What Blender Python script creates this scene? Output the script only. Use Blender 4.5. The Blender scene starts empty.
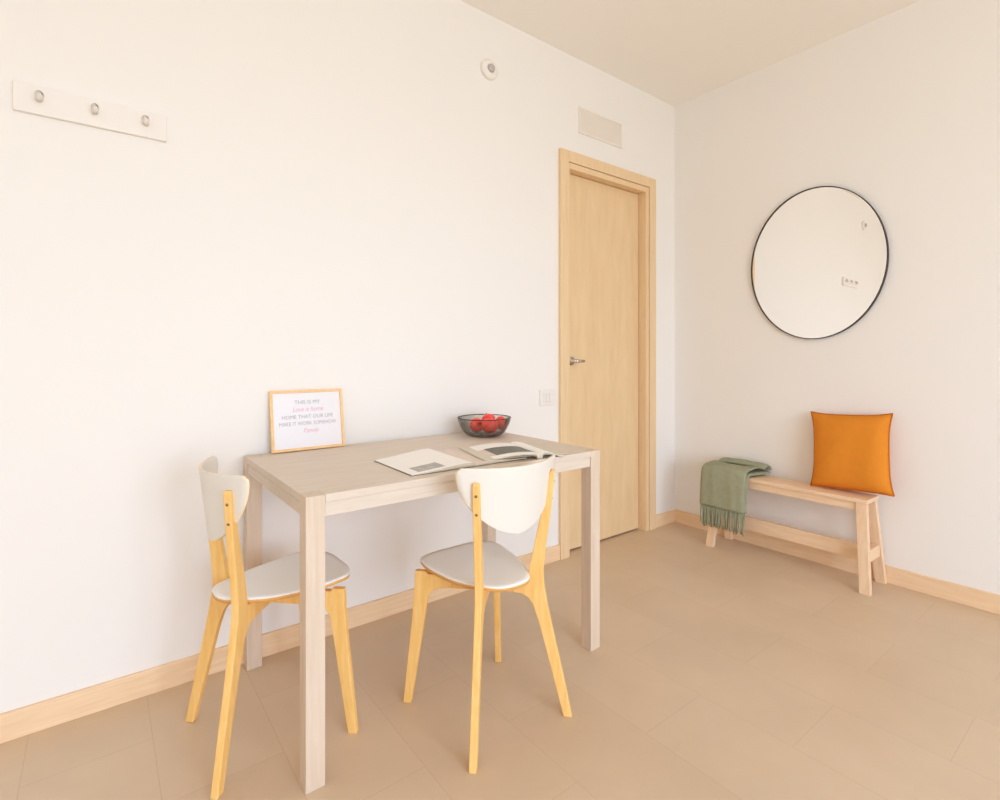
import bpy, bmesh, math, random
from mathutils import Vector, Matrix
random.seed(7)
scene = bpy.context.scene
COL = scene.collection
PI = math.pi

# ------------------------------------------------------------------ materials
def lin(c):
    return tuple(((v/255)/12.92 if v/255 <= .04045 else ((v/255+.055)/1.055)**2.4) for v in c) + (1,)

def new_mat(name):
    m = bpy.data.materials.new(name); m.use_nodes = True
    nt = m.node_tree; b = nt.nodes['Principled BSDF']
    return m, nt, b

def plain(name, rgb, rough=.6, metal=0, spec=.5, bump=0, bscale=400, var=0, vscale=6):
    m, nt, b = new_mat(name)
    b.inputs['Base Color'].default_value = lin(rgb); b.inputs['Roughness'].default_value = rough
    b.inputs['Metallic'].default_value = metal; b.inputs['Specular IOR Level'].default_value = spec
    tc = nt.nodes.new('ShaderNodeTexCoord')
    if var:
        n = nt.nodes.new('ShaderNodeTexNoise'); n.inputs['Scale'].default_value = vscale; n.inputs['Detail'].default_value = 4
        nt.links.new(tc.outputs['Object'], n.inputs['Vector'])
        mx = nt.nodes.new('ShaderNodeMix'); mx.data_type = 'RGBA'
        mx.inputs[6].default_value = lin(tuple(max(0, c*(1-var)) for c in rgb)); mx.inputs[7].default_value = lin(tuple(min(255, c*(1+var)) for c in rgb))
        nt.links.new(n.outputs['Fac'], mx.inputs[0]); nt.links.new(mx.outputs[2], b.inputs['Base Color'])
    if bump:
        n = nt.nodes.new('ShaderNodeTexNoise'); n.inputs['Scale'].default_value = bscale; n.inputs['Detail'].default_value = 3
        nt.links.new(tc.outputs['Object'], n.inputs['Vector'])
        bp = nt.nodes.new('ShaderNodeBump'); bp.inputs['Strength'].default_value = bump; bp.inputs['Distance'].default_value = .002
        nt.links.new(n.outputs['Fac'], bp.inputs['Height']); nt.links.new(bp.outputs['Normal'], b.inputs['Normal'])
    return m

def wood(name, a, c, stretch=(1, 1, 12), scale=7, rough=.5, contrast=(.35, .65), spec=.4):
    """Grain: noise squeezed across the board; the axis with the small factor is the grain's run."""
    m, nt, b = new_mat(name)
    tc = nt.nodes.new('ShaderNodeTexCoord'); mp = nt.nodes.new('ShaderNodeMapping')
    mp.inputs['Scale'].default_value = stretch
    nt.links.new(tc.outputs['Object'], mp.inputs['Vector'])
    n = nt.nodes.new('ShaderNodeTexNoise'); n.inputs['Scale'].default_value = scale
    n.inputs['Detail'].default_value = 6; n.inputs['Roughness'].default_value = .6; n.inputs['Distortion'].default_value = .4
    nt.links.new(mp.outputs['Vector'], n.inputs['Vector'])
    r = nt.nodes.new('ShaderNodeValToRGB')
    r.color_ramp.elements[0].position = contrast[0]; r.color_ramp.elements[0].color = lin(c)
    r.color_ramp.elements[1].position = contrast[1]; r.color_ramp.elements[1].color = lin(a)
    nt.links.new(n.outputs['Fac'], r.inputs['Fac']); nt.links.new(r.outputs['Color'], b.inputs['Base Color'])
    b.inputs['Roughness'].default_value = rough; b.inputs['Specular IOR Level'].default_value = spec
    bp = nt.nodes.new('ShaderNodeBump'); bp.inputs['Strength'].default_value = .08; bp.inputs['Distance'].default_value = .001
    nt.links.new(n.outputs['Fac'], bp.inputs['Height']); nt.links.new(bp.outputs['Normal'], b.inputs['Normal'])
    return m

def floor_mat():
    m, nt, b = new_mat('beige_tile')
    tc = nt.nodes.new('ShaderNodeTexCoord'); mp = nt.nodes.new('ShaderNodeMapping')
    mp.inputs['Rotation'].default_value = (0, 0, PI/2)
    mp.inputs['Location'].default_value = (.092, -.126, 0)
    nt.links.new(tc.outputs['Object'], mp.inputs['Vector'])
    br = nt.nodes.new('ShaderNodeTexBrick'); br.offset = .5
    br.inputs['Color1'].default_value = lin((213, 189, 161)); br.inputs['Color2'].default_value = lin((216, 193, 166))
    br.inputs['Mortar'].default_value = lin((200, 175, 147))
    br.inputs['Scale'].default_value = 1; br.inputs['Mortar Size'].default_value = .0012; br.inputs['Mortar Smooth'].default_value = .6
    br.inputs['Brick Width'].default_value = .57; br.inputs['Row Height'].default_value = .285
    nt.links.new(mp.outputs['Vector'], br.inputs['Vector'])
    n = nt.nodes.new('ShaderNodeTexNoise'); n.inputs['Scale'].default_value = 2.2; n.inputs['Detail'].default_value = 7; n.inputs['Roughness'].default_value = .62
    nt.links.new(tc.outputs['Object'], n.inputs['Vector'])
    r = nt.nodes.new('ShaderNodeValToRGB')
    r.color_ramp.elements[0].position = .3; r.color_ramp.elements[0].color = (.90, .895, .88, 1)
    r.color_ramp.elements[1].position = .7; r.color_ramp.elements[1].color = (1, 1, 1, 1)
    nt.links.new(n.outputs['Fac'], r.inputs['Fac'])
    mx = nt.nodes.new('ShaderNodeMix'); mx.data_type = 'RGBA'; mx.blend_type = 'MULTIPLY'; mx.inputs[0].default_value = 1
    nt.links.new(br.outputs['Color'], mx.inputs[6]); nt.links.new(r.outputs['Color'], mx.inputs[7])
    nt.links.new(mx.outputs[2], b.inputs['Base Color'])
    b.inputs['Roughness'].default_value = .42; b.inputs['Specular IOR Level'].default_value = .45
    bp = nt.nodes.new('ShaderNodeBump'); bp.inputs['Strength'].default_value = .15; bp.inputs['Distance'].default_value = .001; bp.invert = True
    nt.links.new(br.outputs['Fac'], bp.inputs['Height']); nt.links.new(bp.outputs['Normal'], b.inputs['Normal'])
    return m

def glass_mat():
    m, nt, b = new_mat('smoked_glass')
    out = nt.nodes['Material Output']
    t = nt.nodes.new('ShaderNodeBsdfTransparent'); t.inputs['Color'].default_value = (.86, .86, .85, 1)
    lf = nt.nodes.new('ShaderNodeLayerWeight'); lf.inputs['Blend'].default_value = .30
    tint = nt.nodes.new('ShaderNodeMix'); tint.data_type = 'RGBA'
    tint.inputs[6].default_value = (.965, .965, .955, 1); tint.inputs[7].default_value = (.10, .10, .095, 1)
    nt.links.new(lf.outputs['Facing'], tint.inputs[0]); nt.links.new(tint.outputs[2], t.inputs['Color'])
    g = nt.nodes.new('ShaderNodeBsdfGlossy'); g.inputs['Roughness'].default_value = .03; g.inputs['Color'].default_value = (.9, .9, .9, 1)
    lw = nt.nodes.new('ShaderNodeLayerWeight'); lw.inputs['Blend'].default_value = .12
    mx = nt.nodes.new('ShaderNodeMixShader')
    nt.links.new(lw.outputs['Facing'], mx.inputs['Fac']); nt.links.new(t.outputs['BSDF'], mx.inputs[1]); nt.links.new(g.outputs['BSDF'], mx.inputs[2])
    nt.links.new(mx.outputs['Shader'], out.inputs['Surface'])
    return m

def apple_mat():
    m, nt, b = new_mat('red_apple_skin')
    tc = nt.nodes.new('ShaderNodeTexCoord')
    mp = nt.nodes.new('ShaderNodeMapping'); mp.inputs['Scale'].default_value = (60, 60, 14)
    n = nt.nodes.new('ShaderNodeTexNoise'); n.inputs['Scale'].default_value = 1; n.inputs['Detail'].default_value = 4
    nt.links.new(tc.outputs['Object'], mp.inputs['Vector']); nt.links.new(mp.outputs['Vector'], n.inputs['Vector'])
    r = nt.nodes.new('ShaderNodeValToRGB')
    r.color_ramp.elements[0].position = .3; r.color_ramp.elements[0].color = lin((232, 48, 44))
    r.color_ramp.elements[1].position = .75; r.color_ramp.elements[1].color = lin((250, 108, 88))
    nt.links.new(n.outputs['Fac'], r.inputs['Fac']); nt.links.new(r.outputs['Color'], b.inputs['Base Color'])
    b.inputs['Roughness'].default_value = .3
    return m

M = dict(
    wall=plain('white_wall_paint', (238, 235, 231), .9, spec=.2, bump=.05, bscale=250),
    ceil=plain('white_ceiling_paint', (244, 240, 234), .95, spec=.1),
    floor=floor_mat(),
    skirt=wood('skirting_veneer', (241, 212, 176), (232, 199, 160), (1, 1, 14), 5, .5),
    door=wood('door_veneer', (232, 204, 162), (224, 193, 149), (3, 3, .55), 6, .5, (.3, .7)),
    doorframe=wood('door_frame_veneer', (234, 207, 167), (227, 196, 154), (14, 14, .9), 4, .5, (.3, .7)),
    gap_shade=plain('door_gap_shade', (62, 44, 28), .9),  # dark brown standing in for the shade in the door gaps
    chair=wood('birch_ply', (244, 202, 130), (236, 187, 107), (9, 9, 1), 8, .45),
    chairedge=wood('ply_edge', (236, 188, 120), (214, 160, 92), (3, 3, 90), 6, .5),
    seat=plain('seat_laminate', (247, 248, 248), .5, spec=.4, var=.01),
    backedge=plain('painted_ply_edge', (238, 220, 190), .5),
    backw=plain('white_backrest_paint', (227, 222, 213), .45, spec=.5),
    screw=plain('screw_steel', (150, 120, 90), .35, .8),
    table=wood('pale_oak_top', (222, 209, 194), (212, 196, 179), (1.2, 14, 14), 5, .5, (.3, .7)),
    tableleg=wood('pale_oak_leg', (219, 201, 181), (208, 187, 165), (14, 14, 1), 5, .5, (.3, .7)),
    bench=wood('pine_seat', (240, 212, 180), (229, 194, 157), (10, 1, 10), 6, .55, (.3, .7)),
    benchleg=wood('pine_leg', (240, 212, 180), (228, 193, 157), (10, 10, 1), 6, .55, (.3, .7)),
    cush=plain('orange_cotton', (222, 138, 46), .9, spec=.15, bump=.4, bscale=900, var=.03, vscale=30),
    seam=plain('orange_piping', (196, 112, 28), .9, spec=.15),
    throw=plain('sage_wool', (157, 159, 133), .95, spec=.1, bump=.5, bscale=700, var=.06, vscale=40),
    fringe=plain('sage_fringe', (153, 156, 130), .95, spec=.1, var=.1, vscale=60),
    black=plain('black_metal', (58, 48, 42), .45, .3),
    mirror=plain('mirror_silver', (247, 244, 240), .01, 1),
    chrome=plain('brushed_steel', (205, 198, 188), .25, 1),
    plastic=plain('white_plastic', (236, 231, 225), .5),
    greyplastic=plain('grey_plastic', (186, 181, 176), .5),
    grille=plain('grille_paint', (236, 229, 220), .6),
    rack=plain('rack_paint', (237, 232, 226), .5),
    hook=plain('hook_metal', (222, 214, 204), .45),
    frame=wood('frame_wood', (244, 206, 152), (236, 192, 132), (10, 10, 10), 6, .5),
    paper=plain('print_paper', (233, 230, 233), .35, spec=.4),
    ink=plain('grey_ink', (150, 148, 150), .6),
    pink=plain('pink_ink', (224, 160, 172), .6),
    page=plain('magazine_page', (246, 242, 236), .55),
    pageback=plain('page_edge', (214, 204, 186), .7),
    photo=plain('printed_photo', (170, 166, 158), .45, var=.25, vscale=60),
    photodark=plain('printed_dark_photo', (86, 84, 66), .45, var=.35, vscale=50),
    pagetan=plain('tan_page_tone', (220, 203, 188), .45, var=.08, vscale=40),
    cover=plain('magazine_cover', (96, 88, 76), .5),
    textink=plain('printed_text', (196, 190, 184), .6),
    glass=glass_mat(), apple=apple_mat(),
    stem=plain('apple_stem', (92, 62, 30), .8), hollow=plain('apple_hollow', (150, 96, 40), .8),
    winframe=plain('white_window_frame', (235, 232, 228), .4),
)

# ------------------------------------------------------------------ helpers
def link(name, bm, mats, parent=None, smooth=False, bevel=0, seg=2, angle=35):
    me = bpy.data.meshes.new(name)
    bmesh.ops.recalc_face_normals(bm, faces=bm.faces[:])
    bm.to_mesh(me); bm.free()
    if not isinstance(mats, (list, tuple)): mats = [mats]
    for m in mats: me.materials.append(m)
    if smooth:
        for p in me.polygons: p.use_smooth = True
    o = bpy.data.objects.new(name, me); COL.objects.link(o)
    if parent is not None: o.parent = parent
    if bevel:
        b = o.modifiers.new('edge', 'BEVEL'); b.width = bevel; b.segments = seg; b.limit_method = 'ANGLE'; b.angle_limit = math.radians(angle)
    return o

def tag(o, label, cat, group=None, kind=None):
    o['label'] = label; o['category'] = cat
    if group: o['group'] = group
    if kind: o['kind'] = kind
    return o

def struct(o, label, cat):
    return tag(o, label, cat, kind='structure')

def empty(name, loc, rz=0):
    o = bpy.data.objects.new(name, None); COL.objects.link(o); o.empty_display_size = .1
    o.location = loc; o.rotation_euler = (0, 0, rz); return o

def box(bm, x0, x1, y0, y1, z0, z1, mi=0):
    v = [bm.verts.new(p) for p in ((x0,y0,z0),(x1,y0,z0),(x1,y1,z0),(x0,y1,z0),(x0,y0,z1),(x1,y0,z1),(x1,y1,z1),(x0,y1,z1))]
    for f in ((0,3,2,1),(4,5,6,7),(0,1,5,4),(1,2,6,5),(2,3,7,6),(3,0,4,7)):
        bm.faces.new([v[i] for i in f]).material_index = mi
    return v

def hexa(bm, lo, hi):
    """a board between a bottom quad and a top quad (each four points in order)"""
    a = [bm.verts.new(p) for p in lo]; b = [bm.verts.new(p) for p in hi]
    bm.faces.new(a[::-1]); bm.faces.new(b)
    for i in range(4): bm.faces.new((a[i], a[(i+1)%4], b[(i+1)%4], b[i]))

def prism(bm, pts, fn, t0, t1, mi_side=0, mi_cap=0):
    """polygon pts (2-d) extruded from t0 to t1; fn(p, t) gives the 3-d point"""
    a = [bm.verts.new(fn(p, t0)) for p in pts]; b = [bm.verts.new(fn(p, t1)) for p in pts]
    bm.faces.new(a[::-1]).material_index = mi_cap; bm.faces.new(b).material_index = mi_cap
    n = len(pts)
    for i in range(n): bm.faces.new((a[i], a[(i+1)%n], b[(i+1)%n], b[i])).material_index = mi_side

def lathe(bm, prof, n=48, mi=0, M_=None, close_bottom=True, close_top=False):
    rings = []
    for r, z in prof:
        rings.append([bm.verts.new((r*math.cos(2*PI*k/n), r*math.sin(2*PI*k/n), z)) for k in range(n)])
    for i in range(len(rings)-1):
        for k in range(n): bm.faces.new((rings[i][k], rings[i][(k+1)%n], rings[i+1][(k+1)%n], rings[i+1][k])).material_index = mi
    if close_bottom: bm.faces.new(rings[0][::-1]).material_index = mi
    if close_top: bm.faces.new(rings[-1]).material_index = mi
    vs = [v for r in rings for v in r]
    if M_ is not None: bmesh.ops.transform(bm, matrix=M_, verts=vs)
    return vs

def tube(bm, pts, r, n=8, mi=0):
    pts = [Vector(p) for p in pts]; rings = []
    for i, p in enumerate(pts):
        d = (pts[min(i+1, len(pts)-1)] - pts[max(i-1, 0)]).normalized()
        up = Vector((0, 0, 1)) if abs(d.z) < .9 else Vector((1, 0, 0))
        a = d.cross(up).normalized(); b = d.cross(a)
        rr = r[i] if isinstance(r, (list, tuple)) else r
        rings.append([bm.verts.new(p + rr*(math.cos(2*PI*k/n)*a + math.sin(2*PI*k/n)*b)) for k in range(n)])
    for i in range(len(rings)-1):
        for k in range(n): bm.faces.new((rings[i][k], rings[i][(k+1)%n], rings[i+1][(k+1)%n], rings[i+1][k])).material_index = mi
    bm.faces.new(rings[0][::-1]).material_index = mi; bm.faces.new(rings[-1]).material_index = mi

def catmull(P, closed=False, k=6):
    n = len(P); out = []
    for i in range(n if closed else n-1):
        if closed: p0, p1, p2, p3 = (P[(i+j-1) % n] for j in range(4))
        else: p0, p1, p2, p3 = P[max(i-1,0)], P[i], P[i+1], P[min(i+2,n-1)]
        for s in range(k):
            t = s/k
            out.append(tuple(.5*((2*b)+(-a+c)*t+(2*a-5*b+4*c-d)*t*t+(-a+3*b-3*c+d)*t**3) for a, b, c, d in zip(p0, p1, p2, p3)))
    if not closed: out.append(tuple(P[-1]))
    return out

# ------------------------------------------------------------------ the room
X0, Y0, H = 3.0474, 2.0491, 2.764
XL, YF = -2.4, -2.9
T = .14
DX0, DX1, DZ = 2.04, 2.733, 2.14        # clear opening in the left wall

bm = bmesh.new(); box(bm, XL-T, X0+T, YF-T, Y0+T+.1, -.1, 0)
struct(link('floor', bm, M['floor']), 'beige stone-look tiled floor with faint joints', 'floor')
bm = bmesh.new(); box(bm, XL-T, X0+T, YF-T, Y0+T+.1, H, H+.1)
struct(link('ceiling', bm, M['ceil']), 'plain warm white ceiling', 'ceiling')
bm = bmesh.new()
box(bm, XL-T, DX0, Y0, Y0+T, 0, H); box(bm, DX1, X0+T, Y0, Y0+T, 0, H); box(bm, DX0, DX1, Y0, Y0+T, DZ, H)
box(bm, DX0-.1, DX1+.1, Y0+T, Y0+T+.05, 0, DZ+.1)  # added unseen panel behind the doorway, stops outside light leaking round the leaf
struct(link('wall_left', bm, M['wall']), 'white wall with the wooden door and the dining table against it', 'wall')
bm = bmesh.new(); box(bm, X0, X0+T, YF-T, Y0, 0, H)
struct(link('wall_right', bm, M['wall']), 'white wall carrying the round mirror above the bench', 'wall')
bm = bmesh.new(); box(bm, XL-T, XL, YF-T, Y0, 0, H)
struct(link('wall_back', bm, M['wall']), 'plain white wall at the far end behind the camera', 'wall')
WX0, WX1, WZ0, WZ1 = -1.15, 2.0, .0, 2.45
bm = bmesh.new()
box(bm, XL, WX0, YF-T, YF, 0, H); box(bm, WX1, X0, YF-T, YF, 0, H); box(bm, WX0, WX1, YF-T, YF, WZ1, H)
struct(link('wall_front', bm, M['wall']), 'white wall with the large balcony opening facing the table', 'wall')
wn = struct(empty('window_1', ((WX0+WX1)/2, YF-T/2, 0)), 'wide open balcony window letting daylight into the room', 'window')
bm = bmesh.new(); w2 = (WX1-WX0)/2
box(bm, -w2, -w2+.05, -.04, .04, 0, WZ1); box(bm, w2-.05, w2, -.04, .04, 0, WZ1); box(bm, -w2+.05, w2-.05, -.04, .04, WZ1-.05, WZ1)
link('window_frame', bm, M['winframe'], wn, bevel=.004)

# skirting boards
BH, BT = .082, .012
bm = bmesh.new(); box(bm, XL, 1.98, Y0-BT, Y0, 0, BH); box(bm, 2.818, X0-BT, Y0-BT, Y0, 0, BH)
struct(link('baseboard_left', bm, M['skirt'], bevel=.002), 'light wooden skirting board along the door wall', 'skirting board')
bm = bmesh.new(); box(bm, X0-BT, X0, YF, Y0, 0, BH)
struct(link('baseboard_right', bm, M['skirt'], bevel=.002), 'light wooden skirting board behind the bench', 'skirting board')

# door
door = struct(empty('door_1', (2.385, Y0, 0)), 'light oak veneer interior door in the corner beside the table', 'door')
def dx(x): return x-2.385
bm = bmesh.new()   # casing: outer board standing proud, then an inner reveal
cf, ci = -.020, -.013
for x0, x1 in ((1.978, 2.040), (2.757, 2.820)): box(bm, dx(x0), dx(x1), cf, .0, 0, 2.226)
box(bm, dx(2.040), dx(2.757), cf, .0, 2.165, 2.226)
o = link('casing', bm, M['doorframe'], door, bevel=.0025)
bm = bmesh.new()
for x0, x1 in ((2.0425, 2.052), (2.724, 2.7545)): box(bm, dx(x0), dx(x1), ci, .11, 0, 2.163)
box(bm, dx(2.052), dx(2.724), ci, .11, 2.131, 2.163)
link('jamb', bm, M['doorframe'], door, bevel=.002)
bm = bmesh.new(); box(bm, dx(2.0545), dx(2.7195), .042, .082, .010, 2.1275)
leaf = link('door_leaf', bm, M['door'], door, bevel=.0015)
bm = bmesh.new(); box(bm, dx(2.052), dx(2.724), .09, .108, 0, 2.131)
link('gap_shade_panel', bm, M['gap_shade'], door)  # added panel behind the leaf, coloured dark as the gap's shade
bm = bmesh.new()
R = Matrix.Translation((dx(2.112), .042, 1.073)) @ Matrix.Rotation(PI/2, 4, 'X')
lathe(bm, [(.0, 0), (.024, 0), (.025, .003), (.024, .009), (.010, .011), (.0095, .045), (.0, .046)], 24, 0, R, close_bottom=False)
tube(bm, [(dx(2.112), .003, 1.073), (dx(2.135), .001, 1.073), (dx(2.180), .001, 1.0725)], [.0095, .0085, .0075], 12)
link('door_handle', bm, M['chrome'], leaf, smooth=True)['label'] = 'small steel lever handle'

# ------------------------------------------------------------------ fittings on the door wall
rk = tag(empty('wall_mounted_coat_rack', (-.0065, Y0, 1.808)), 'white wooden wall coat rack with three small pegs', 'coat rack')
bm = bmesh.new(); box(bm, -.1865, .1865, -.016, 0, 0, .083)
link('board', bm, M['rack'], rk, bevel=.002)
for hx in (-.1285, -.0005, .1285):
    bm = bmesh.new()
    tube(bm, [(hx, -.016, .060), (hx, -.026, .058), (hx, -.031, .050), (hx, -.033, .034)], [.0085, .0085, .009, .0085], 12)
    lathe(bm, [(0, 0), (.010, 0), (.010, .004), (0, .0045)], 16, 0, Matrix.Translation((hx, -.016, .058)) @ Matrix.Rotation(PI/2, 4, 'X'), close_bottom=False)
    link('peg', bm, M['hook'], rk, smooth=True)

def sensor(x, z, label):
    t = tag(empty('wall_sensor', (x, Y0, z)), label, 'wall sensor')
    bm = bmesh.new(); lathe(bm, [(0, 0), (.048, 0), (.048, .012), (.043, .018), (.026, .021), (0, .021)], 40, 0, Matrix.Rotation(PI/2, 4, 'X'), close_bottom=False)
    link('housing', bm, M['plastic'], t, smooth=True)
    bm = bmesh.new(); lathe(bm, [(0, .020), (.021, .021), (.018, .030), (.008, .035), (0, .035)], 28, 0, Matrix.Rotation(PI/2, 4, 'X'), close_bottom=False)
    link('lens', bm, M['greyplastic'], t, smooth=True)
sensor(1.508, 2.494, 'small round white wall sensor with grey centre, high up left of the air vent')
sensor(-.3975, 2.494, 'round wall sensor above the coat rack, seen only as a reflection in the mirror')

vt = tag(empty('air_vent', (2.319, Y0, 2.352)), 'white rectangular air vent grille above the door', 'air vent')
bm = bmesh.new(); w, hh = .185, .150
box(bm, -w, w, -.008, 0, 0, .012); box(bm, -w, w, -.008, 0, hh-.012, hh); box(bm, -w, -w+.012, -.008, 0, .012, hh-.012); box(bm, w-.012, w, -.008, 0, .012, hh-.012)
link('vent_frame', bm, M['grille'], vt, bevel=.0015)
bm = bmesh.new(); k = 13
for i in range(k):
    z = .012 + (hh-.024)*(i+.5)/k
    hexa(bm, [(-w+.012, -.0045, z-.0045), (w-.012, -.0045, z-.0045), (w-.012, -.0035, z-.0055), (-w+.012, -.0035, z-.0055)],
         [(-w+.012, -.001, z+.0045), (w-.012, -.001, z+.0045), (w-.012, .0, z+.0035), (-w+.012, .0, z+.0035)])
box(bm, -w+.012, w-.012, -.0022, 0, .012, hh-.012)
link('louvres', bm, M['grille'], vt)

sw = tag(empty('switch_plate', (1.8915, Y0, .838)), 'white light switch plate on the wall beside the door frame', 'light switch')
bm = bmesh.new(); box(bm, -.052, .052, -.008, 0, 0, .088); link('plate', bm, M['plastic'], sw, bevel=.004)
for i in range(3):
    bm = bmesh.new(); x = -.033+.022*i; box(bm, x+.001, x+.021, -.0125, -.008, .021, .067); link('rocker', bm, M['plastic'], sw, bevel=.002)

# ------------------------------------------------------------------ table
TX0, TX1, TY0, TY1, TZ = .413, 1.505, 1.334, 2.034, .746
tb = tag(empty('dining_table', ((TX0+TX1)/2, (TY0+TY1)/2, 0)), 'pale oak rectangular dining table standing against the wall', 'table')
cxm, cym = (TX0+TX1)/2, (TY0+TY1)/2
hx, hy, L = (TX1-TX0)/2, (TY1-TY0)/2, .050
bm = bmesh.new()
N = [(-hx+L, -hy), (hx-L, -hy), (hx-L, -hy+L), (hx, -hy+L), (hx, hy-L), (hx-L, hy-L), (hx-L, hy), (-hx+L, hy), (-hx+L, hy-L), (-hx, hy-L), (-hx, -hy+L), (-hx+L, -hy+L)]
prism(bm, N, lambda p, t: (p[0], p[1], t), TZ-.021, TZ)
link('tabletop', bm, M['table'], tb, bevel=.0012)
for sx in (-1, 1):
    for sy in (-1, 1):
        bm = bmesh.new()
        x0, x1 = sorted((sx*hx, sx*(hx-L+.0005))); y0, y1 = sorted((sy*hy, sy*(hy-L+.0005)))
        box(bm, x0, x1, y0, y1, .0, TZ-.0003)
        link('leg', bm, M['tableleg'], tb, bevel=.0015)
for sy in (-1, 1):
    bm = bmesh.new(); y0, y1 = sorted((sy*(hy-.004), sy*(hy-.024))); box(bm, -hx+L, hx-L, y0, y1, TZ-.058, TZ-.0215)
    link('apron', bm, M['table'], tb, bevel=.0015)
for sx in (-1, 1):
    bm = bmesh.new(); x0, x1 = sorted((sx*(hx-.004), sx*(hx-.024))); box(bm, x0, x1, -hy+L, hy-L, TZ-.058, TZ-.025)
    link('apron', bm, M['table'], tb, bevel=.0015)

# ------------------------------------------------------------------ chairs
Q = 2**-.5
def diag_fn(dxs, dys):
    d = Vector((dxs*Q, dys*Q, 0)); n = Vector((-dys*Q, dxs*Q, 0))
    return lambda p, t: d*p[0] + n*t + Vector((0, 0, p[1]))
TH = .0102
REAR = [(.236, 0), (.262, 0), (.240, .12), (.218, .23), (.199, .33), (.189, .40), (.187, .44), (.195, .52), (.207, .60), (.217, .69), (.222, .750), (.219, .758), (.212, .758), (.207, .750),
        (.196, .70), (.182, .63), (.167, .56), (.152, .49), (.144, .45), (.141, .4215), (.092, .4215), (.092, .371), (.118, .369), (.138, .358), (.152, .338), (.166, .295), (.182, .23), (.208, .12)]
FRONT = [(.244, 0), (.270, 0), (.254, .15), (.241, .27), (.234, .36), (.2315, .4205), (.196, .4205), (.190, .4125), (.112, .4125), (.112, .371), (.150, .370), (.172, .362), (.188, .342), (.196, .30), (.213, .19), (.228, .10)]
HALF = [(0, -.150), (.030, -.147), (.060, -.131), (.085, -.096), (.108, -.054), (.129, 0), (.144, .078), (.147, .138), (.132, .187), (.08, .213), (.04, .219), (0, .220)]
REAR = [(a - .012*min(1, z/.40), z - (.006 if z > .74 else 0)) for a, z in REAR]
def seat_z(x, y):
    return .4225 + .010*(abs(x)/.17)**2*max(0, min(1, (y+.05)/.2)) + .004*max(0, -y/.14)**2 + .004*max(0, (y-.1)/.1)

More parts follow.
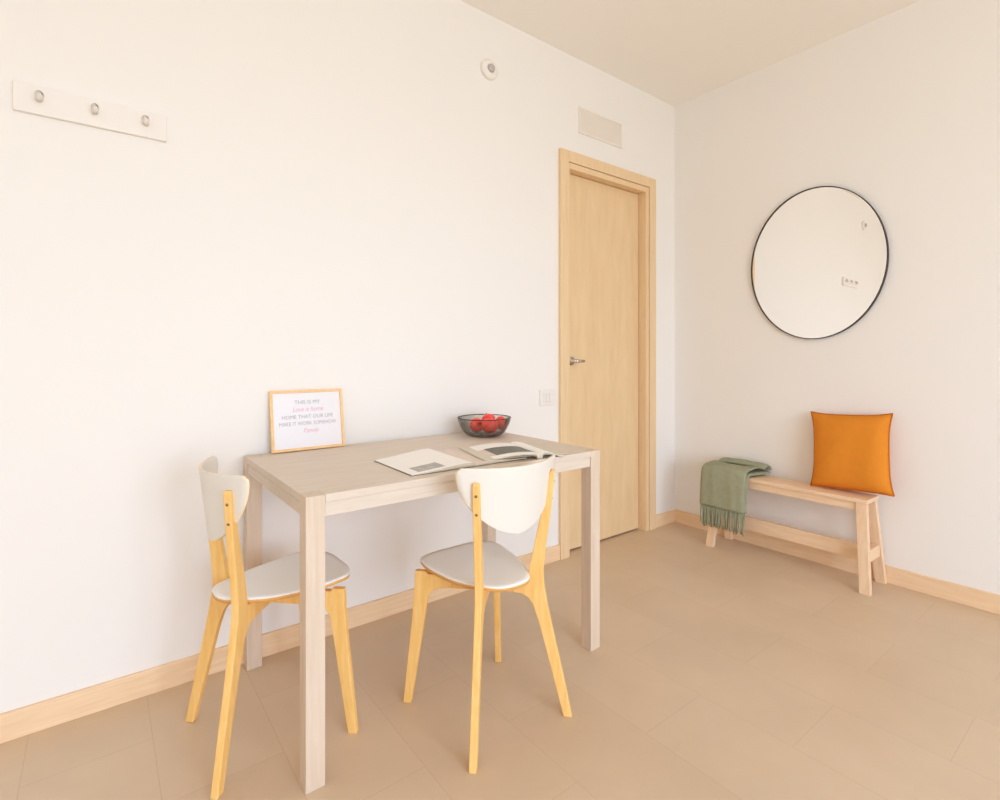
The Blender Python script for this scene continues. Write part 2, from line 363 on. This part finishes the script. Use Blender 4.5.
def make_chair():
    root = empty('dining_chair', (0, 0, 0))
    for sx in (-1, 1):
        bm = bmesh.new(); prism(bm, REAR, diag_fn(sx, -1), -TH, TH, 0, 0)
        lg = link('rear_leg', bm, M['chair'], root, bevel=.0025)
        f = diag_fn(sx, -1)
        for s, z in ((.2062, .716), (.2005, .664)):
            bm = bmesh.new()
            # the screw heads sit on the outer edge of the upright
            mt = Matrix.Translation(f((s+.0005, z), 0)) @ Vector((sx*Q, -Q, 0)).to_track_quat('Z', 'Y').to_matrix().to_4x4()
            lathe(bm, [(0, 0), (.0042, 0), (.0042, .0012), (.0024, .0018), (0, .0012)], 14, 0, mt, close_bottom=False)
            link('screw_head', bm, M['screw'], lg, smooth=True)
        bm = bmesh.new(); prism(bm, FRONT, diag_fn(sx, 1), -TH, TH, 0, 0)
        link('front_leg', bm, M['chair'], root, bevel=.0025)
    bm = bmesh.new()
    for sx in (-1, 1):
        prism(bm, [(-.112, .3715), (.0805, .3715), (.0805, .412), (-.112, .412)], diag_fn(sx, -1), -TH+.001*(sx+1), TH-.001*(sx+1))
    link('cross_frame', bm, M['chair'], root, bevel=.001)
    # seat: moulded ply shell, white laminate on top
    half = catmull(HALF, False, 5)
    out = half + [(-x, y) for x, y in half[-2:0:-1]]
    bm = bmesh.new(); n = len(out); NR = 10; cy = .04
    def ring(fr, dz, mi=None):
        return [bm.verts.new((x*fr, cy+(y-cy)*fr, seat_z(x*fr, cy+(y-cy)*fr)+dz)) for x, y in out]
    tops = [ring(i/NR, .0125 if i < NR else .0115) for i in range(1, NR+1)]
    bots = [ring(i/NR, 0) for i in range(1, NR+1)]
    edge = [bm.verts.new((x*1.003, cy+(y-cy)*1.003, seat_z(x, y)+.0095)) for x, y in out]
    for S in (tops, bots):
        c = bm.verts.new((0, cy, seat_z(0, cy) + (.0125 if S is tops else 0)))
        mi = 0 if S is tops else 1
        for k in range(n): bm.faces.new((c, S[0][k], S[0][(k+1) % n])).material_index = mi
        for i in range(NR-1):
            for k in range(n): bm.faces.new((S[i][k], S[i+1][k], S[i+1][(k+1) % n], S[i][(k+1) % n])).material_index = mi
    for k in range(n):
        bm.faces.new((tops[-1][k], edge[k], edge[(k+1) % n], tops[-1][(k+1) % n])).material_index = 0
        bm.faces.new((edge[k], bots[-1][k], bots[-1][(k+1) % n], edge[(k+1) % n])).material_index = 1
    link('seat', bm, [M['seat'], M['chairedge']], root, smooth=True)
    # backrest: white shield, bowed round the sitter
    bm = bmesh.new(); NZ, NX = 26, 30; zb, zt, W = .590, .792, .187
    def wid(t):
        t = min(max(t, 0), 1)
        w = W*(1-(1-t)**2.0)**.58
        if t > .9: w -= .012*((t-.9)/.1)**3
        return max(w, .004)
    def bp(x, z, off):
        return Vector((x, -.178 + .070*(x/.185)**2 - .12*(z-.78) + off, z))
    fr, bk = [], []
    for i in range(NZ+1):
        t = (i/NZ)**1.5 if i else .0
        w = wid(t) if i else .02
        rf, rb = [], []
        for j in range(NX+1):
            s = 2*j/NX-1; x = s*w
            z = zb + (zt-zb)*t + (.006*(1-s*s) if i == 0 else 0) * 0 - .004*(1-s*s)*t
            if i == 0: z = zb + .0008*s*s
            rf.append(bm.verts.new(bp(x, z, .0042))); rb.append(bm.verts.new(bp(x, z, -.0042)))
        fr.append(rf); bk.append(rb)
    for i in range(NZ):
        for j in range(NX):
            bm.faces.new((fr[i][j], fr[i][j+1], fr[i+1][j+1], fr[i+1][j])); bm.faces.new((bk[i][j], bk[i+1][j], bk[i+1][j+1], bk[i][j+1]))
    loop = [(0, j) for j in range(NX)] + [(i, NX) for i in range(NZ)] + [(NZ, j) for j in range(NX, 0, -1)] + [(i, 0) for i in range(NZ, 0, -1)]
    for a, b in zip(loop, loop[1:]+loop[:1]):
        bm.faces.new((fr[a[0]][a[1]], bk[a[0]][a[1]], bk[b[0]][b[1]], fr[b[0]][b[1]])).material_index = 1
    link('backrest', bm, [M['backw'], M['backedge']], root, smooth=True, bevel=.0015, angle=60)
    return root

def copy_tree(o, parent=None):
    c = o.copy(); COL.objects.link(c)
    if parent is not None: c.parent = parent
    for ch in list(o.children): copy_tree(ch, c)
    return c
ch2 = make_chair()
ch2.location = (.9660, 1.318, 0)
tag(ch2, 'birch dining chair with white backrest seen from behind, at the long side of the table', 'chair', 'dining chairs at the table')
ch1 = copy_tree(ch2)
ch1.location = (.406, 1.650, 0); ch1.rotation_euler = (0, 0, -PI/2+.035)
tag(ch1, 'birch dining chair seen side-on, pushed under the short end of the table by the wall', 'chair', 'dining chairs at the table')

# ------------------------------------------------------------------ framed print on the table
FW, FH, FT = .272, .226, .014
fp = tag(empty('picture_frame', (.6345, 2.001, TZ+.002)), 'small light wood framed quote print leaning on the wall on the table', 'picture frame')
fp.rotation_euler = (-math.atan2(.038, FH), 0, 0)
bm = bmesh.new(); bw = .0100
box(bm, -FW/2, FW/2, -FT/2, FT/2, 0, bw); box(bm, -FW/2, FW/2, -FT/2, FT/2, FH-bw, FH)
box(bm, -FW/2, -FW/2+bw, -FT/2, FT/2, bw, FH-bw); box(bm, FW/2-bw, FW/2, -FT/2, FT/2, bw, FH-bw)
link('frame_moulding', bm, M['frame'], fp, bevel=.0015)
bm = bmesh.new(); box(bm, -FW/2+bw, FW/2-bw, -.001, .004, bw, FH-bw)
pr = link('print', bm, M['paper'], fp)
def lettering(txt, size, z, m, shear=0, width=None):
    cu = bpy.data.curves.new('lettering', 'FONT'); cu.body = txt; cu.size = size; cu.align_x = 'CENTER'; cu.shear = shear
    cu.extrude = .0002; cu.offset = -.0002; cu.resolution_u = 3
    o = bpy.data.objects.new('lettering', cu); COL.objects.link(o)
    dg = bpy.context.evaluated_depsgraph_get(); dg.update()
    me = bpy.data.meshes.new_from_object(o.evaluated_get(dg)); COL.objects.unlink(o); bpy.data.objects.remove(o)
    xs = [v.co.x for v in me.vertices]; k = width/(max(xs)-min(xs)) if width else 1; c = (max(xs)+min(xs))/2
    for v in me.vertices: v.co = Vector(((v.co.x-c)*k, -.0013-v.co.z*.5, v.co.y))
    me.materials.clear(); me.materials.append(m)
    o = bpy.data.objects.new('lettering', me); COL.objects.link(o); o.parent = pr; o.location = (0, 0, z)
    return o
lettering('THIS IS MY', .021, .1730, M['ink'], 0, .095)
lettering('Love is home', .026, .1450, M['pink'], .35, .115).location.x = .002
lettering('HOME THAT OUR LIFE', .020, .1185, M['ink'], 0, .190)
lettering('MAKE IT WORK SOMEHOW', .020, .0935, M['ink'], 0, .212)
lettering('Family', .025, .0650, M['pink'], .35, .058).location.x = .010

# ------------------------------------------------------------------ bowl and apples
BC = Vector((1.365, 1.887, TZ+.001))
prof_o = [(.060, 0), (.068, .001), (.080, .007), (.094, .021), (.106, .041), (.115, .062), (.1195, .0805)]
prof_i = [(.1165, .0805), (.112, .062), (.103, .042), (.091, .023), (.077, .010), (.060, .0045)]
bowl = tag(empty('fruit_bowl', BC), 'smoked glass bowl holding red apples at the back of the table', 'bowl')
bm = bmesh.new(); lathe(bm, catmull(prof_o, False, 4) + catmull(prof_i, False, 4), 64, close_bottom=True, close_top=True)
link('bowl_body', bm, M['glass'], bowl, smooth=True)
bm = bmesh.new()
n = 72
tube_pts = []
for k in range(n):
    a = 2*PI*k/n; ring = []
    for j in range(8):
        b = 2*PI*j/8; r = .118+.0021*math.cos(b); ring.append(bm.verts.new((r*math.cos(a), r*math.sin(a), 0.0812+.0019*math.sin(b))))
    tube_pts.append(ring)
for k in range(n):
    for j in range(8): bm.faces.new((tube_pts[k][j], tube_pts[(k+1) % n][j], tube_pts[(k+1) % n][(j+1) % 8], tube_pts[k][(j+1) % 8]))
link('rim', bm, M['black'], bowl, smooth=True)['label'] = 'thin dark rim'

def apple(loc, r, axis, label):
    root = tag(empty('apple', loc), label, 'apple', 'apples in the glass bowl')
    root.rotation_euler = Vector(axis).to_track_quat('Z', 'Y').to_euler()
    bm = bmesh.new(); prof = []
    for i in range(25):
        t = PI*i/24                                   # from the bottom pole to the stem hollow
        rr = r*math.sin(t)*(1.02+.05*math.cos(PI-t)); z = -r*.93*math.cos(t)
        z += -r*.36*math.exp(-(rr/(.40*r))**2)*(1 if t > PI/2 else -.45)
        prof.append((max(rr, .0004), z))
    lathe(bm, prof, 32, close_bottom=True, close_top=True)
    link('flesh', bm, M['apple'], root, smooth=True)
    bm = bmesh.new(); z0 = prof[-1][1]
    tube(bm, [(0, 0, z0-.001), (.001, 0, z0+.010), (.004, .001, z0+.018)], [.0014, .0013, .0017], 8)
    lathe(bm, [(0, z0-.001), (r*.14, z0+.0012), (r*.26, z0+.0055)], 16, 1, close_bottom=False)
    link('stem', bm, [M['stem'], M['hollow']], root, smooth=True)
vd = Vector((.61, .79, 0)).normalized(); rd = Vector((vd.y, -vd.x, 0))
def bpos(r_, d_, z): return BC + rd*r_ + vd*d_ + Vector((0, 0, z))
apple(bpos(-.034, -.004, .0465), .0320, (-.02, -.93, .25), 'red apple at the left of the bowl, its stem hollow turned to the room')
apple(bpos(.026, -.046, .0490), .0368, (.3, .35, .85), 'red apple at the front of the bowl with a small highlight in its middle')
apple(bpos(.076, .012, .0540), .0315, (.75, -.45, .45), 'red apple at the right edge of the bowl')
apple(bpos(.018, .048, .0630), .0315, (.1, .5, .85), 'red apple at the back of the bowl, half hidden by the front ones')

# ------------------------------------------------------------------ magazines
def magazine(name, loc, rz, label, pw_l, pw_r, ph, hfun, prints, over=False):
    """an open magazine: left and right page blocks over a thin cover; hfun(u, v) is the page height, u across from the spine"""
    root = tag(empty(name, loc, rz), label, 'magazine', 'open magazines on the table')
    for side, pw in ((-1, pw_l), (1, pw_r)):
        bm = bmesh.new(); NU, NV = 36, 30; g0, g1 = [], []
        for i in range(NU+1):
            u = i/NU; a, b = [], []
            for j in range(NV+1):
                v = j/NV; h, xs = hfun(side, u, v)
                a.append(bm.verts.new((side*pw*xs, ph*(v-.5), h))); b.append(bm.verts.new((side*pw*xs, ph*(v-.5), max(.0012, (h-.0045 if u > .08 else .0012) if over else .0012))))
            g0.append(a); g1.append(b)
        for i in range(NU):
            for j in range(NV):
                u, v = (i+.5)/NU, (j+.5)/NV
                f = bm.faces.new((g0[i][j], g0[i+1][j], g0[i+1][j+1], g0[i][j+1])); f.material_index = prints(side, u, v)
                bm.faces.new((g1[i][j], g1[i][j+1], g1[i+1][j+1], g1[i+1][j])).material_index = 1
        for j in range(NV):
            bm.faces.new((g0[NU][j], g1[NU][j], g1[NU][j+1], g0[NU][j+1])).material_index = 1
            bm.faces.new((g0[0][j], g0[0][j+1], g1[0][j+1], g1[0][j])).material_index = 1
        for i in range(NU):
            bm.faces.new((g0[i][0], g1[i][0], g1[i+1][0], g0[i+1][0])).material_index = 1
            bm.faces.new((g0[i][NV], g0[i+1][NV], g1[i+1][NV], g1[i][NV])).material_index = 1
        link('left_page' if side < 0 else 'right_page', bm, [M['page'], M['pageback'], M['photo'], M['photodark'], M['pagetan'], M['textink']], root, smooth=True)
    bm = bmesh.new(); box(bm, -pw_l*1.005, pw_r*1.005, -ph*.503, ph*.503, 0, .0011)
    link('cover', bm, M['cover'], root)
    return root

def h_a(side, u, v):
    if side < 0:
        return .0035 + (.013+.008*v)*math.sin(PI*u**.45)**.8*(1-.65*u), u
    return .0035 + .008*math.sin(PI*u**.6)*(1-.3*u), u
def p_a(side, u, v):
    if side < 0:
        if .44 < u < .86 and .08 < v < .30: return 2
    else:
        if u < .92: return 4  # most of the right page toned tan
    return 0
magazine('open_magazine', (.962, 1.512, TZ+.0005), math.radians(-1), 'open magazine with a white page and small grey photo, left on the table', .226, .215, .276, h_a, p_a)

def h_b(side, u, v):
    base = .0120
    if side < 0:
        return base + .0035 + .0075*math.sin(PI*u**.7)*(1-.4*u) - .010*max(0, u-.5), u
    return base + .0035 + .010*math.sin(PI*min(1, u*1.1)**.55)*(1-.5*u) - .013*u, u
def p_b(side, u, v):
    if side < 0:
        if u < .70 and .16 < v < .66: return 3
        if .70 < u < .97 and .16 < v < .62: return 4
    return 0
mb = magazine('open_magazine', (1.238, 1.458, TZ+.0005), math.radians(-14), 'open magazine with a dark green photo, lying over the right page of the other', .212, .105, .250, h_b, p_b, over=True)
for c in mb.children:
    if c.name.startswith('cover'): c.location.z = .0132; c.data.materials[0] = M['pageback']

# ------------------------------------------------------------------ mirror
MY, MZ, MA, MB = 1.191, 1.597, .3346, .405
mi = tag(empty('wall_mirror', (X0, MY, MZ)), 'large round mirror with thin black rim on the wall above the bench', 'mirror')
bm = bmesh.new(); n = 128; rings = []
for k in range(n):
    a = 2*PI*k/n
    rings.append([bm.verts.new((x, (MA-e)*math.cos(a), (MB-e)*math.sin(a))) for x, e in ((0, 0), (-.019, 0), (-.019, .0044), (-.012, .0044), (0, .0044))])
for k in range(n):
    for j in range(5): bm.faces.new((rings[k][j], rings[(k+1) % n][j], rings[(k+1) % n][(j+1) % 5], rings[k][(j+1) % 5]))
link('rim', bm, M['black'], mi)
bm = bmesh.new()
f = [bm.verts.new((-.013, (MA-.0042)*math.cos(2*PI*k/n), (MB-.0042)*math.sin(2*PI*k/n))) for k in range(n)]
b = [bm.verts.new((-.002, (MA-.0042)*math.cos(2*PI*k/n), (MB-.0042)*math.sin(2*PI*k/n))) for k in range(n)]
bm.faces.new(f); bm.faces.new(b[::-1])
for k in range(n): bm.faces.new((f[k], b[k], b[(k+1) % n], f[(k+1) % n]))
link('glass', bm, M['mirror'], mi)

# ------------------------------------------------------------------ bench
BY0, BY1, BZ = .886, 1.652, .425
bn = tag(empty('bench', (2.925, (BY0+BY1)/2, 0)), 'narrow pine bench with splayed board legs below the mirror', 'bench')
by = (BY1-BY0)/2
def bx(x): return x-2.925
bm = bmesh.new(); box(bm, bx(2.852), bx(3.004), -by, by, BZ-.020, BZ)
link('seat_board', bm, M['bench'], bn, bevel=.002)
LW, YT, YB = .044, by-.006, by+.026            # board width, outer face at the top and at the floor
for x0, x1 in ((2.862, 2.882), (2.974, 2.994)):
    bm = bmesh.new(); box(bm, bx(x0), bx(x1), -YT+LW-.003, YT-LW+.003, BZ-.058, BZ-.0205)
    link('apron', bm, M['bench'], bn, bevel=.0015)
for sy in (-1, 1):
    for (xb0, xb1, xt0, xt1) in ((2.800, 2.828, 2.856, 2.884), (3.0065, 3.0345, 2.972, 3.000)):
        bm = bmesh.new()
        b0, b1 = sorted((sy*YB, sy*(YB-LW))); t0, t1 = sorted((sy*YT, sy*(YT-LW)))
        hexa(bm, [(bx(xb0), b0, 0), (bx(xb1), b0, 0), (bx(xb1), b1, 0), (bx(xb0), b1, 0)],
             [(bx(xt0), t0, BZ-.0205), (bx(xt1), t0, BZ-.0205), (bx(xt1), t1, BZ-.0205), (bx(xt0), t1, BZ-.0205)])
        link('leg', bm, M['benchleg'], bn, bevel=.0015)
    bm = bmesh.new(); y0, y1 = sorted((sy*(by+.008), sy*(by-.022))); box(bm, bx(2.846), bx(2.990), y0, y1, .135, .192)
    link('end_rail', bm, M['benchleg'], bn, bevel=.0015)
bm = bmesh.new(); box(bm, bx(2.900), bx(2.924), -by+.0225, by-.0225, .122, .192)
link('stretcher', bm, M['bench'], bn, bevel=.0015)

# ------------------------------------------------------------------ cushion
cu = tag(empty('cushion', (2.972, .999, BZ+.006)), 'square orange cushion standing on the bench against the wall', 'cushion')
CW, CH, NC = .364, .384, 34
def cush_pt(u, v, side):
    # u, v in -1..1; sides pulled in, corners pinched
    pin = .100
    x = u*(1-pin*(1-abs(v)**3.2))*CW/2; z = v*(1-(.75 if v > 0 else .25)*pin*(1-abs(u)**3.2))*CH/2
    th = .056*((1-u**4)*(1-v**4))**.55
    th += .004*math.sin(5*u+2*v)*(1-u*u)*(1-v*v)
    return Vector((side*th, x, z))
lean = math.radians(9)
RM = Matrix.Translation((0, 0, .1965)) @ Matrix.Rotation(lean, 4, 'Y') @ Matrix.Rotation(math.radians(-3.6), 4, 'X')
bm = bmesh.new(); gs = {}
for side in (-1, 1):
    g = []
    for i in range(NC+1):
        row = []
        for j in range(NC+1):
            u, v = 2*i/NC-1, 2*j/NC-1
            if side == 1 and (i in (0, NC) or j in (0, NC)): row.append(gs[-1][i][j])
            else: row.append(bm.verts.new(RM @ cush_pt(u, v, side)))
        g.append(row)
    gs[side] = g
    for i in range(NC):
        for j in range(NC):
            q = (g[i][j], g[i+1][j], g[i+1][j+1], g[i][j+1]); bm.faces.new(q if side == -1 else q[::-1])
link('cushion_cover', bm, M['cush'], cu, smooth=True)
edge = [(2*i/NC-1, -1) for i in range(NC)] + [(1, 2*j/NC-1) for j in range(NC)] + [(1-2*i/NC, 1) for i in range(NC)] + [(-1, 1-2*j/NC) for j in range(NC)]
pts = [RM @ (cush_pt(u, v, 1)*1.004) for u, v in edge]
bm = bmesh.new(); tube(bm, pts + [pts[0]], .0032, 6)
link('piping', bm, M['seam'], cu, smooth=True)
cu.rotation_euler = (0, 0, math.radians(-2))

# ------------------------------------------------------------------ throw
TYA, TYB = 1.440, 1.712
th = tag(empty('throw_blanket', (2.9, (TYA+TYB)/2, BZ)), 'folded sage green throw with fringe hanging over the end of the bench', 'blanket')
def tl(x, y, z): return Vector((x-2.9, y-(TYA+TYB)/2, z-BZ))
def sheet(bm, path, thick, ya, yb, shear, ny=26, wob=.003, ph=0, lift=(0, 0)):
    """a thick cloth following the x-z path; shear(s) shifts it along y"""
    P = catmull(path, False, 5); n = len(P); A, B = [], []
    for i, (x, z) in enumerate(P):
        t = Vector((P[min(i+1, n-1)][0]-P[max(i-1, 0)][0], P[min(i+1, n-1)][1]-P[max(i-1, 0)][1])).normalized(); nx, nz = t.y, -t.x
        ra, rb = [], []
        for j in range(ny+1):
            f = j/ny; s = i/(n-1); sa, sb = shear(s)
            y = (ya+sa)*(1-f) + (yb+sb)*f
            wv = wob*(math.sin(17*f+ph+2.2*s)+.6*math.sin(31*f+5*s+ph))*(.3+.7*s)
            e = thick/2*(1-(2*f-1)**8)**.5 if 0 < j < ny else thick*.08
            dz = lift[0]*math.sin(PI*f)*max(0, 1-s*lift[1])
            ra.append(bm.verts.new(tl(x+nx*(e+wv), y, z+dz+nz*(e+wv)))); rb.append(bm.verts.new(tl(x-nx*(e-wv), y, z+dz-nz*(e-wv))))
        A.append(ra); B.append(rb)
    for i in range(n-1):
        for j in range(ny):
            bm.faces.new((A[i][j], A[i][j+1], A[i+1][j+1], A[i+1][j])); bm.faces.new((B[i][j], B[i+1][j], B[i+1][j+1], B[i][j+1]))
        for j in (0, ny): bm.faces.new((A[i][j], A[i+1][j], B[i+1][j], B[i][j]))
    for i in (0, n-1):
        for j in range(ny): bm.faces.new((A[i][j], B[i][j], B[i][j+1], A[i][j+1]))
bm = bmesh.new()
# lower layer: from the wall side over the seat and down the front
sheet(bm, [(3.015, .441), (2.97, .439), (2.90, .440), (2.858, .439), (2.832, .427), (2.823, .39), (2.818, .32), (2.812, .238)], .020, TYA, TYB, lambda s: (-.035*max(0, 1-s*2.6), -.035*max(0, 1-s*2.6)), wob=.0014)
# upper layer of the fold, ending on the seat and leaving the pocket open
sheet(bm, [(2.936, .474), (2.915, .473), (2.880, .468), (2.845, .462), (2.819, .444), (2.806, .39), (2.801, .32), (2.795, .240)], .016, TYA+.006, TYB-.002, lambda s: (-.012*max(0, 1-s*3), -.01*max(0, 1-s*3)), wob=.0016, ph=1.1, lift=(-.011, 3))
# the fold that rolls back on itself by the wall
sheet(bm, [(2.944, .471), (2.966, .481), (2.994, .484), (3.014, .476), (3.026, .455)], .015, TYA-.035, TYB-.030, lambda s: (0, 0), wob=.0012, ph=.5, lift=(.006, .5))
link('cloth', bm, M['throw'], th, smooth=True)
bm = bmesh.new()
for layer, (x, zt, zl, nst) in enumerate(((2.812, .238, .120, 34), (2.795, .240, .132, 36))):
    for k in range(nst):
        y = TYA+.008 + (TYB-TYA-.014)*(k+.5)/nst + random.uniform(-.002, .002)
        z1 = zl + random.uniform(-.010, .012); sway = random.uniform(-.007, .007); sx_ = random.uniform(-.012, -.003)
        pts = [tl(x, y, zt+.004), tl(x+sx_*.2, y+sway*.35, zt-(zt-z1)*.3), tl(x+sx_*.6, y+sway*.9, zt-(zt-z1)*.65), tl(x+sx_, y+sway*.7, z1)]
        tube(bm, catmull(pts, False, 2), .0030, 5)
link('fringe', bm, M['fringe'], th, smooth=True)

# ------------------------------------------------------------------ daylight, camera, colour management
w = bpy.data.worlds.new('daylight'); scene.world = w; w.use_nodes = True
nt = w.node_tree; bg = nt.nodes['Background']
tc = nt.nodes.new('ShaderNodeTexCoord'); sp = nt.nodes.new('ShaderNodeSeparateXYZ')
r = nt.nodes.new('ShaderNodeValToRGB'); mr = nt.nodes.new('ShaderNodeMapRange')
mr.inputs['From Min'].default_value = -.15; mr.inputs['From Max'].default_value = .15
nt.links.new(tc.outputs['Generated'], sp.inputs['Vector']); nt.links.new(sp.outputs['Z'], mr.inputs['Value'])
nt.links.new(mr.outputs['Result'], r.inputs['Fac']); nt.links.new(r.outputs['Color'], bg.inputs['Color'])
r.color_ramp.elements[0].position = .2; r.color_ramp.elements[0].color = (.56, .60, .62, 1)
r.color_ramp.elements[1].position = .8; r.color_ramp.elements[1].color = (.855, 1.025, 1.265, 1)
bg.inputs['Strength'].default_value = 6.8
pl = bpy.data.lights.new('window_portal', 'AREA'); pl.shape = 'RECTANGLE'; pl.size = WX1-WX0; pl.size_y = WZ1-WZ0
po = bpy.data.objects.new('window_portal', pl); COL.objects.link(po)
po.location = ((WX0+WX1)/2, YF-.01, (WZ0+WZ1)/2); po.rotation_euler = (PI/2, 0, 0)
pl.cycles.is_portal = True

cam = bpy.data.cameras.new('camera'); co = bpy.data.objects.new('camera', cam); COL.objects.link(co)
cam.sensor_width = 36; cam.lens = 522.26*36/1000; cam.shift_y = -(400-356.3)/1000; cam.clip_start = .05
co.location = (0, 0, 1.1); co.rotation_euler = (PI/2, 0, .9144-PI/2)
scene.camera = co
scene.cycles.diffuse_bounces = 10; scene.cycles.max_bounces = 16; scene.cycles.glossy_bounces = 4; scene.cycles.transparent_max_bounces = 16
scene.cycles.use_denoising = True; scene.cycles.caustics_reflective = False
vs = scene.view_settings
vs.view_transform = 'Standard'; vs.look = 'None'; vs.gamma = 1; vs.use_curve_mapping = False; vs.exposure = 0
